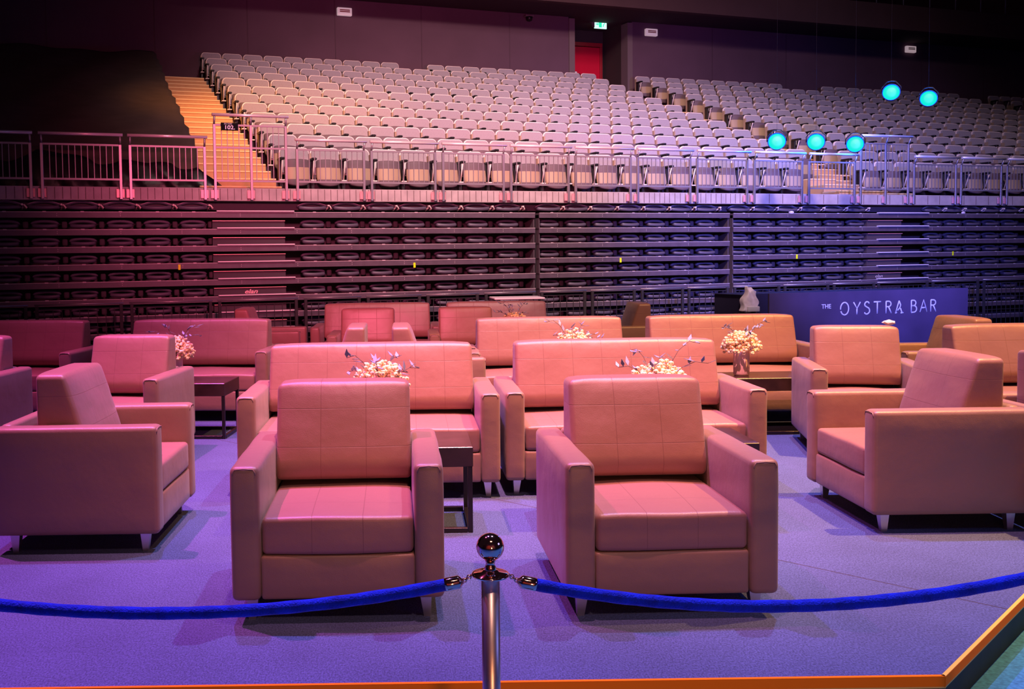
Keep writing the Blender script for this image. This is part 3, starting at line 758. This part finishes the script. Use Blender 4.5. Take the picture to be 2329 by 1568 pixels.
# ------------------------------------------------------------------ lounge furniture
def seating(name, Wd, cush_off=0.0, seed=1):
    """armchair / sofa facing local -Y, origin on the floor at its centre"""
    D = .82; aw = .117; HA = .635; e = empty(name)
    sofa = Wd > 1.2; fy = -D/2; hw = Wd/2; parts = []; inner = Wd-2*aw
    rs = random.Random(seed)
    for sg in (-1, 1):
        bm = bmesh.new()
        ph = rs.random()*6
        def wa(x, y, z, sg=sg):
            pf = .004*(1-(y/.41)**2)*(1-(z/.27)**2)
            return (x+(pf if x > 0 else -pf)+.0015*sin(y*17+ph)*(z > .2), y, z)
        rounded(bm, aw/2, D/2, (HA-.095)/2, .026, 2, 8, 6, wa, (sg*(hw-aw/2), 0, (HA+.095)/2), 0, 3)
        x0 = sg*(hw-aw/2); hx = aw/2-.014
        tube(bm, [(x0-hx, fy+.004, HA-.034), (x0-hx, fy+.003, HA-.026), (x0-hx+.008, fy+.002, HA-.012), (x0, fy+.0015, HA-.0085), (x0+hx-.008, fy+.002, HA-.012), (x0+hx, fy+.003, HA-.026), (x0+hx, fy+.004, HA-.034)], .0026, 6)
        parts.append(mesh_obj('armrest', bm, M['leather'], e, True))
    bm = bmesh.new()
    def wf(x, y, z): return (x, y-(.0025*(1-(x/(inner/2))**2)*(1-(z/.09)**2) if y < 0 else 0), z)
    rounded(bm, inner/2, (D-.07)/2, .088, .014, 6, 3, 3, wf, (0, -.025, .186), 0, 2)
    parts.append(mesh_obj('base', bm, M['leather'], e, True))
    bm = bmesh.new(); rounded(bm, inner/2, .03, (HA-.095)/2, .02, 6, 1, 5, None, (0, D/2-.03, (HA+.095)/2), 0, 3)
    parts.append(mesh_obj('rear_panel', bm, M['leather'], e, True))
    # seat cushion
    sd = D-.07; ph = rs.random()*6
    def ws(x, y, z):
        u = x/(inner/2); v = y/(sd/2)
        if z > 0: z += .012*(1-u*u)*(1-v*v) - .004*abs(u)**6 + .0025*sin(11*x+7*y+ph)*(1-u**4)
        if y < -sd/2+.05: y += -.008*(1-u*u) + .004*sin(9*x+ph)
        return (x, y, z)
    bm = bmesh.new(); rounded(bm, inner/2-.004, sd/2, .076, .022, 12, 10, 3, ws, (0, -.020, .352), 0, 4)
    parts.append(mesh_obj('seat_cushion', bm, M['seat_sofa' if sofa else 'seat_chair'], e, True))
    # back cushion: wedge, near vertical rear, raked front, top edge well rounded
    ch = .425; yr = D/2-.062+cush_off; ph = rs.random()*6; zc = .458+ch/2; hb = .10; hwc = inner/2+.002
    def wb(x, y, z):
        f = (z+ch/2)/ch; th = .272-.130*f; v = (y+hb)/(2*hb)   # 0 front .. 1 rear
        yy = yr-th*(1-v); u = x/hwc
        pf = .016*(1-u**4)*(1-(2*f-1)**4)
        if v < .5: yy -= pf*(1-v*2) + .0025*sin(13*x+ph)*(f > .6)
        zz = z + (.007*(1-u**6)*(f > .8)) - .006*(abs(u)**8)*(f > .7)
        if f < .15: yy += .035*(1-v)*(1-f/.15)
        return (x*(1-.012*f), yy, zz)
    bm = bmesh.new(); rounded(bm, hwc-.004, hb, ch/2, .024, 14, 4, 10, wb, (0, 0, zc), 0, 5)
    parts.append(mesh_obj('back_cushion', bm, M['back_sofa' if sofa else 'back_chair'], e, True))
    for sx_ in (-1, 1):
        for sy_ in (-1, 1):
            bm = bmesh.new(); a, b = .024, .014
            cx, cy = sx_*(hw-.075), sy_*(D/2-.085)
            lo = [bm.verts.new((cx+dx*b+sx_*.006, cy+dy*b, 0)) for dx, dy in ((-1, -1), (1, -1), (1, 1), (-1, 1))]
            hi = [bm.verts.new((cx+dx*a, cy+dy*a, .098)) for dx, dy in ((-1, -1), (1, -1), (1, 1), (-1, 1))]
            bm.faces.new(hi); bm.faces.new(list(reversed(lo)))
            for i in range(4): bm.faces.new((lo[i], lo[(i+1) % 4], hi[(i+1) % 4], hi[i]))
            parts.append(mesh_obj('leg', bm, M['alu'], e))
    register(e, *parts); return e
CHW, SFW = .845, 1.575
def chair(x, y, rz, label, off=0.0, seed=1):
    e = seating('armchair', CHW, off, seed); e.location = (x, y, 0); e.rotation_euler = (0, 0, rz); tag(e, label, 'armchair', 'brown leather lounge armchairs'); return e
def sofa(x, y, rz, label, off=0.0, seed=1, wd=SFW):
    e = seating('sofa', wd, off, seed); e.location = (x, y, 0); e.rotation_euler = (0, 0, rz); tag(e, label, 'sofa', 'brown leather two seat sofas'); return e
hD = .41
chair(-.300, 3.765+hD, .012, 'brown leather armchair left of the rope post, closest to the camera on that side', 0, 1)
chair(1.022, 3.755+hD, .015, 'brown leather armchair right of the rope post, front and facing the camera', 0, 2)
chair(-1.66, 5.145, R(90), 'brown leather armchair at the left edge turned sideways to face right', -.12, 3)
chair(2.765, 5.30, R(-90), 'brown leather armchair at the right edge turned sideways to face left', -.02, 4)
chair(3.60, 5.12, R(90), 'armchair cut off by the right frame edge, backed against the sideways armchair', -.16, 5)
chair(-2.13, 7.12, -.09, 'brown armchair behind the left sideways armchair, in front of a magenta lit sofa', 0, 6)
chair(-3.44, 7.25, -.09, 'dark armchair at the left frame edge showing mainly its right armrest', 0, 7)
chair(3.31, 7.05, -.22, 'brown armchair in front of the bar counter, angled slightly left', 0, 8)
sofa(-.252, 5.72+hD, .0, 'brown leather sofa directly behind the front left armchair', 0, 9)
sofa(1.358, 5.76+hD, .0, 'brown leather sofa directly behind the front right armchair', 0, 10)
sofa(-2.02, 8.66+hD, -.085, 'magenta lit brown sofa behind the flower vase at left', 0, 11)
sofa(-3.83, 8.82+hD, -.085, 'dark magenta sofa at the far left edge beside the flowered sofa', 0, 12)
sofa(1.28, 8.22+hD, .0, 'pink lit brown sofa with quilted back, centre of the third row', 0, 13)
sofa(2.85, 8.20+hD, .0, 'orange lit brown sofa left of the bar banner, behind the ribbed vase', 0, 14)
sofa(4.72, 6.60+hD, -.02, 'orange brown sofa back cut off by the right frame edge', 0, 15)
chair(-.715, 8.24, R(-90), 'small brown armchair facing left, back to back with another, in the middle distance', 0, 16)
chair(.205, 8.20, R(90), 'small brown armchair facing right, back to back with another, in the middle distance', 0, 17)
chair(-.465, 10.28+hD, .0, 'pink brown armchair facing the camera behind the back to back pair', 0, 18)
chair(.635, 10.28+hD, .0, 'pink brown armchair facing the camera left of the centre flowers', 0, 19)
sofa(-.40, 11.55+hD, .0, 'rearmost brown sofa with an armchair standing in front of it', 0, 20)
sofa(1.10, 11.55+hD, .0, 'rearmost brown sofa behind the small round flower bunch', 0, 21, 1.5)
chair(-1.66, 11.40, R(90), 'far brown armchair facing right, seen over the flowered magenta sofa', 0, 22)
chair(2.44, 11.42, R(-90), 'far brown armchair facing left in front of the dark barriers', 0, 23)
chair(4.42, 8.18, R(-90), 'brown armchair facing left at right, beyond the bar side sofa', 0, 24)

def table(x, y, rz, label, wd=1.1, dp=.46):
    e = empty('coffee_table', (x, y, 0), rz); tag(e, label, 'table', 'dark wooden coffee tables'); hw, hd = wd/2, dp/2
    bm = bmesh.new(); box(bm, -hw, hw, -hd, hd, .35, .455, .003, 0, 1); mesh_obj('table_top', bm, M['wenge'], e)
    for sx_ in (-1, 1):
        bm = bmesh.new(); x0 = sx_*(hw-.016)
        tube_r = .011
        for a, b in (((x0, -hd+.014, 0.011), (x0, -hd+.014, .35)), ((x0, hd-.014, 0.011), (x0, hd-.014, .35))):
            box(bm, a[0]-.012, a[0]+.012, a[1]-.012, a[1]+.012, 0, .3495, .001, 0, 1)
        box(bm, x0-.0135, x0+.0135, -hd+.03, hd-.03, .0, .026, .001, 0, 1)
        mesh_obj('side_frame', bm, M['blackmetal'], e)
    bm = bmesh.new()
    for yy in (-hd+.014, hd-.014): box(bm, -hw+.032, hw-.032, yy-.0135, yy+.0135, .0, .026, .001, 0, 1)
    mesh_obj('base_rail', bm, M['blackmetal'], e); return e
table(-.225, 5.245, 0, 'dark low coffee table with open metal frame behind the front left armchair')
table(1.275, 5.245, 0, 'dark low coffee table almost hidden by the front right armchair')
table(-2.03, 8.06, -.085, 'dark low coffee table between the left armchair and the magenta sofa')
table(2.80, 7.86, 0, 'dark low coffee table carrying the ribbed pink vase', 1.1, .44)
table(1.30, 7.55, 0, 'dark low coffee table hidden between two sofas under the centre flowers')
table(1.05, 10.95, 0, 'far dark low coffee table under the small round flower bunch', .9, .42)

def flowers(x, y, z, label, seed, sc=1.0, vs=.80, cz=.24, droop=1.45):
    rs = random.Random(seed); e = empty('flower_vase', (x, y, z)); tag(e, label, 'flower vase', 'pink vases of cream flowers')
    bm = bmesh.new(); prof = [(.050, 0), (.058, .006), (.0615, .02), (.0625, .10), (.0615, .185), (.057, .200), (.050, .205), (.048, .195), (.048, .05)]
    lathe(bm, prof, 96, (0, 0, 0), 0, 24, .02, True); mesh_obj('vase', bm, M['vase'], e, False)
    bm = bmesh.new()
    for i in range(430):
        a = rs.random()*2*pi; rr = math.sqrt(rs.random()); el = rs.random()
        rad = (.165*sc)*(.55+.45*rs.random()); th = math.acos(1-droop*rs.random())
        px = rad*sin(th)*cos(a); py = rad*sin(th)*sin(a)*.9; pz = cz+rad*cos(th)*vs
        g = bmesh.ops.create_icosphere(bm, subdivisions=1, radius=.010+.007*rs.random())['verts']
        bmesh.ops.scale(bm, vec=(1, 1, .8), verts=g); bmesh.ops.translate(bm, vec=(px, py, pz), verts=g)
    mesh_obj('flower_heads', bm, M['floret'], e)
    bm = bmesh.new()
    for i in range(14):
        a = rs.random()*2*pi; r1 = .08*rs.random()
        tube(bm, [(0, 0, .15), (r1*.5*cos(a), r1*.5*sin(a), .22), (r1*cos(a), r1*sin(a), .27)], .003, 5)
    mesh_obj('stems', bm, M['stem'], e)
    for i in range(6):
        a = (i/6)*2*pi+rs.random()*.7; bm = bmesh.new(); L_ = .17+.09*rs.random(); up = .10+.14*rs.random()
        pts = [Vector((cos(a)*L_*f*sc, sin(a)*L_*f*sc*.8, .24+up*sin(f*1.9)*sc*1.1)) for f in (0, .25, .5, .75, 1)]
        tube(bm, pts, .0018, 4, 1)
        for q in range(2, 9):
            f = q/8; j = min(3, int(f*4)); p = pts[j].lerp(pts[j+1], f*4-j) if j < 4 else pts[4]
            d_ = Vector((rs.uniform(-1, 1), rs.uniform(-1, 1), rs.uniform(-.3, 1))).normalized(); n_ = d_.cross(Vector((0, 0, 1))).normalized()*.011
            l = .042+.022*rs.random(); nn = d_.cross(n_).normalized()*.0012
            ring = [p, p+d_*l*.4+n_, p+d_*l, p+d_*l*.4-n_]
            u_ = [bm.verts.new(v+nn) for v in ring]; lo = [bm.verts.new(v-nn) for v in ring]
            bm.faces.new(u_); bm.faces.new(list(reversed(lo)))
            for k_ in range(4): bm.faces.new((lo[k_], lo[(k_+1) % 4], u_[(k_+1) % 4], u_[k_]))
        mesh_obj('leaf_sprig', bm, [M['leaf'], M['stem']], e)
    return e
flowers(-.165, 5.24, .455, 'cream flower bunch with grey leaves rising behind the front left armchair', 11, .98, 1.02, .275, 1.0)
flowers(1.345, 5.24, .455, 'cream flower bunch with grey leaves rising behind the front right armchair', 12, 1.08, .90, .265, 1.0)
flowers(2.70, 7.84, .455, 'ribbed pink vase of cream flowers fully visible on the right coffee table', 13, .95)
flowers(1.29, 7.55, .455, 'cream flower bunch in front of the quilted centre sofa', 14, 1.0, 1.0, .26)
flowers(-1.955, 8.03, .455, 'pinkish flower bunch half hidden by the left armchair back', 15, 1.0)
flowers(1.19, 10.95, .455, 'small round flower bunch farthest back, above the centre sofa', 16, .95)

# ------------------------------------------------------------------ bar counter with banner
bx0, by0, bx1, by1 = 4.62, 12.38, 7.74, 13.37
ang = math.atan2(by1-by0, bx1-bx0); blen = math.hypot(bx1-bx0, by1-by0)
bc = empty('bar_counter', (bx0, by0, 0), ang); tag(bc, 'navy bar counter front with the words The Oystra Bar', 'bar counter')
bm = bmesh.new(); box(bm, 0, blen, 0, .03, 0.02, .93, .003, 0, 1); mesh_obj('banner_panel', bm, M['navy'], bc)
bm = bmesh.new(); box(bm, -.40, blen-.02, .0301, .60, 0.0, .915, .004, 0, 1); mesh_obj('counter_body', bm, M['navyside'], bc)
bm = bmesh.new(); box(bm, -.42, blen, .031, .62, .9155, .925, .002, 0, 1); mesh_obj('counter_top', bm, M['navyside'], bc)
text_mesh('small_lettering', 'THE', .083, M['lettering'], bc, (.885, -.003, .737), sx=1.0, off=.001)
L = bc
def glyph(name, strokes, x, z, w_, h_, r=.0105):
    bm = bmesh.new()
    for st_ in strokes:
        pts = [(x+px*w_, -.006, z+pz*h_) for px, pz in st_]
        if len(pts) > 1: tube(bm, pts, r, 6)
    bmesh.ops.scale(bm, vec=(1, .3, 1), verts=bm.verts[:])
    return mesh_obj('letter', bm, M['lettering'], bc)
def arc(cx, cz, rx, rz_, a0, a1, n=14): return [(cx+rx*cos(R(a0+(a1-a0)*i/n)), cz+rz_*sin(R(a0+(a1-a0)*i/n))) for i in range(n+1)]
G = {'O': [arc(.5, .5, .5, .5, -157, 190, 26), ],
     'Y': [[(0, 1), (.5, .48), (1, 1)], [(.5, .48), (.5, 0)]],
     'S': [arc(.5, .77, .42, .23, 20, 200, 10)+arc(.5, .27, .48, .27, 110, -30, 10)[2:]+arc(.45, .27, .48, .27, -40, -150, 6)],
     'T': [[(0, .97), (1, .97)], [(.5, .97), (.5, 0)]],
     'R': [[(.1, 0), (.1, 1)], [(.1, .98)]+arc(.5, .76, .38, .22, 90, -90, 8)+[(.1, .54)], [(.5, .54), (.95, 0)]],
     'A': [[(0, 0), (.5, 1), (1, 0)], [(.22, .36), (.78, .36)]],
     'a': [[(.05, 0), (.5, 1)], [(.5, 1), (.72, .66), (.62, .42), (.3, .2)], [(.70, .38), (.85, .1), (1.0, 0)], [(-.02, 0), (.22, .03)], [(.72, 0), (1.1, 0)]],
     'B': [[(.1, 0), (.1, 1)], [(.1, .99)]+arc(.45, .77, .35, .22, 90, -90, 8)+[(.1, .55)], [(.1, .55)]+arc(.5, .28, .42, .27, 90, -90, 8)+[(.1, 0.01)]]}
# (glyph, left edge, right edge along the banner)
for g, a, b in (('O', 1.115, 1.245), ('Y', 1.325, 1.435), ('S', 1.50, 1.59), ('T', 1.655, 1.775), ('R', 1.85, 1.955), ('a', 2.015, 2.14), ('B', 2.275, 2.385), ('A', 2.435, 2.555), ('R', 2.61, 2.715)):
    glyph('letter', G[g], a, .618, b-a, .165)

# crumpled bag on top of the counter's left end
bm = bmesh.new()
def wbag(x, y, z):
    f = (z+.15)/.3; return (x*(1-.45*f)+.035*f + .012*sin(z*40+x*20), y*(1-.3*f)+.01*sin(z*33+x*50), z+.012*sin(x*60)+(.03 if x < .02 and f > .9 else 0))
e = empty('crumpled_bag', (4.33, 12.56, .925), .2); tag(e, 'crumpled white and pink plastic bag beside the bar banner', 'bag')
e.location = (4.285, 12.22, .70); e.scale = (1.2, 1.2, 1.15)
rounded(bm, .10, .06, .125, .03, 6, 4, 8, wbag, (0, 0, .125), 0, 3); mesh_obj('bag_body', bm, M['paper'], e, False)
bm = bmesh.new(); rounded(bm, .07, .03, .03, .01, 3, 2, 2, None, (.03, -.045, .04), 0, 2); mesh_obj('folded_flap', bm, M['white'], e)
bm = bmesh.new(); bmesh.ops.create_cube(bm, size=1); bm.free()
sh = empty('side_stand', (4.29, 12.2, 0)); tag(sh, 'dark side stand holding the crumpled bag left of the bar', 'stand')
bm = bmesh.new(); box(bm, -.16, .13, -.09, .10, .68, .70, .003, 0, 1); mesh_obj('shelf', bm, M['blackmetal'], sh)
bm = bmesh.new(); tube(bm, [(0, 0, .02), (0, 0, .68)], .02, 10); lathe(bm, [(.15, 0), (.15, .015), (.02, .03)], 20); mesh_obj('stand_post', bm, M['blackmetal'], sh)

# white topped table and small things behind the rear sofas
wt = empty('serving_table', (1.42, 12.72, 0), .05); tag(wt, 'white topped table edge showing above the rearmost right sofa', 'table')
bm = bmesh.new(); rounded(bm, .33, .26, .014, .013, 6, 4, 1, None, (0, 0, .905), 0, 3); mesh_obj('table_top', bm, M['white'], wt, True)
for sx_ in (-1, 1):
    for sy_ in (-1, 1):
        bm = bmesh.new(); tube(bm, [(sx_*.26, sy_*.2, 0), (sx_*.26, sy_*.2, .892)], .015, 8); mesh_obj('leg', bm, M['blackmetal'], wt)
scrap(1.0, 0, .045, 'tiny white napkin on top of the armchair in front of the bar', world=(3.66, 7.36, .905))

# ------------------------------------------------------------------ hanging spotlights
def spotlamp(s, z, tilt, label, top):
    e = empty('stage_spotlight'); on_stand(e, s, -1.0, z); e.rotation_euler.z = -math.atan2(e.location.x, e.location.y); tag(e, label, 'spotlight', 'lit cyan stage spotlights')
    mt = Matrix.Rotation(tilt, 3, 'Y') @ Matrix.Rotation(R(90)-.12, 3, 'X')
    def put(bm): bmesh.ops.transform(bm, matrix=mt.to_4x4(), verts=bm.verts[:])
    bm = bmesh.new(); lathe(bm, [(.02, -.26), (.08, -.25), (.105, -.16), (.125, -.03), (.135, 0.0), (.135, .012), (.126, .012), (.126, -.02)], 32, cap=False); put(bm); mesh_obj('housing', bm, M['matte'], e, True)
    bm = bmesh.new(); lathe(bm, [(.001, .012), (.06, .009), (.120, -.004), (.120, -.012), (.001, -.014)], 32, cap=False); put(bm); mesh_obj('lens', bm, M['cyan'], e, True)
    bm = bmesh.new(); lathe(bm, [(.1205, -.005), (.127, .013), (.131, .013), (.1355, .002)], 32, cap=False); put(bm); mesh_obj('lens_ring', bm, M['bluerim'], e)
    bm = bmesh.new(); tube(bm, [(-.14, 0, 0), (-.14, 0, .08), (-.06, 0, .17), (0, 0, .18), (.06, 0, .17), (.14, 0, .08), (.14, 0, 0)], .009, 6); mesh_obj('yoke', bm, M['blackmetal'], e)
    bm = bmesh.new(); tube(bm, [(0, 0, .18), (0, 0, top)], .0018, 5); mesh_obj('suspension_cable', bm, M['blackmetal'], e)
    d = bpy.data.lights.new('seat_blue_fill', 'POINT'); d.color = (0.0, .12, 1.0); d.energy = 28; d.shadow_soft_size = .1
    o = bpy.data.objects.new('seat_blue_fill', d); C.objects.link(o); o.parent = e; o.location = (0, 1.1, 0.05)  # unseen light added behind the lamp to tint the seats blue
spotlamp(5.617, 3.145, .15, 'round cyan stage spotlight, leftmost of the lower three', 7)
spotlamp(6.354, 3.157, .3, 'round cyan stage spotlight, middle of the lower three', 7)
spotlamp(7.116, 3.142, .0, 'round cyan stage spotlight, rightmost of the lower three', 7)
spotlamp(7.828, 3.980, .1, 'round cyan stage spotlight, left one of the upper pair', 6)
spotlamp(8.602, 3.914, .3, 'round cyan stage spotlight, right one of the upper pair', 6)

# ------------------------------------------------------------------ rope barrier in front
def stanchion(x, label):
    y = 2.45; e = empty('rope_stanchion', (x, y, -.17)); tag(e, label, 'stanchion', 'polished rope stanchions')
    bm = bmesh.new(); lathe(bm, [(.0235, .02), (.0235, .795)], 40); mesh_obj('pole', bm, M['satin'], e, True)
    bm = bmesh.new(); lathe(bm, [(.16, 0), (.16, .012), (.14, .02), (.04, .035), (.024, .05)], 48); mesh_obj('base', bm, M['chrome'], e, True)
    bm = bmesh.new(); lathe(bm, [(.024, .793), (.043, .796), (.046, .800), (.043, .804), (.022, .807), (.018, .812)], 40); tube(bm, [(.046*cos(a*pi/8), .046*sin(a*pi/8), .800) for a in range(16)], .0035, 6, 0, True)
    mesh_obj('collar', bm, M['chrome'], e, True)
    bm = bmesh.new()
    pr_ = [(.014, .807), (.016, .816), (.012, .824), (.0115, .832), (.017, .842), (.019, .845)]
    c = .872; rb = .0355
    for i in range(15):
        a = -62+152*i/14; pr_.append((max(.0005, rb*cos(R(a))), c+rb*sin(R(a))))
    lathe(bm, pr_, 40, cap=False); mesh_obj('ball_finial', bm, M['chrome'], e, True)
    return e
PX = [.200-1.62, .200, .200+1.50]
stanchion(PX[1], 'polished metal rope post with ball top standing in the foreground centre')
stanchion(PX[2], 'polished rope post just outside the right frame edge')
stanchion(PX[0], 'polished rope post just outside the left frame edge')
def rope(xa, xb, sag, label):
    y = 2.45; z = .628; e = empty('rope', (xa, y, z)); L_ = xb-xa; tag(e, label, 'rope', 'blue velvet barrier ropes')
    def P(f): 
        u = 2*f-1
        return Vector((L_*f, 0, -sag*(1-u*u)))
    f0 = .112/L_; f1 = 1-f0
    pts = [P(f0+(f1-f0)*i/48) for i in range(49)]
    rs = random.Random(4)
    bm = bmesh.new(); tube(bm, pts, [.0158+.0006*sin(i*1.7) for i in range(49)], 20); mesh_obj('velvet_cord', bm, M['velvet'], e, True)
    for a, b in ((f0, f0-.042/L_), (f1, f1+.042/L_)):
        bm = bmesh.new(); p, q = P(a), P(b); d_ = (q-p)
        tube(bm, [p-d_*.12, p+d_*.05, p+d_*.72, p+d_*.80, p+d_*.92, p+d_*1.05], [.0168, .0168, .0168, .015, .009, .005], 24)
        mesh_obj('metal_ferrule', bm, M['chrome'], e, True)
        bm = bmesh.new(); s_ = P(b); t_ = Vector((.046, 0, .002)) if a == f0 else Vector((L_-.046, 0, .002))
        n = 4
        for i in range(n):
            c_ = s_.lerp(t_, (i+.5)/n); ax = (t_-s_).normalized(); l = (t_-s_).length/n*.72
            sd = Vector((0, 1, 0)) if i % 2 else ax.cross(Vector((0, 1, 0)))
            tube(bm, [c_+ax*l*cos(k*pi/4)+sd*.0055*sin(k*pi/4) for k in range(8)], .0018, 6, 0, True)
        mesh_obj('hook_chain', bm, M['chrome'], e, True)
rope(PX[1], PX[2], .092, 'blue velvet rope sagging to the right of the centre post')
rope(PX[0], PX[1], .088, 'blue velvet rope sagging to the left of the centre post')
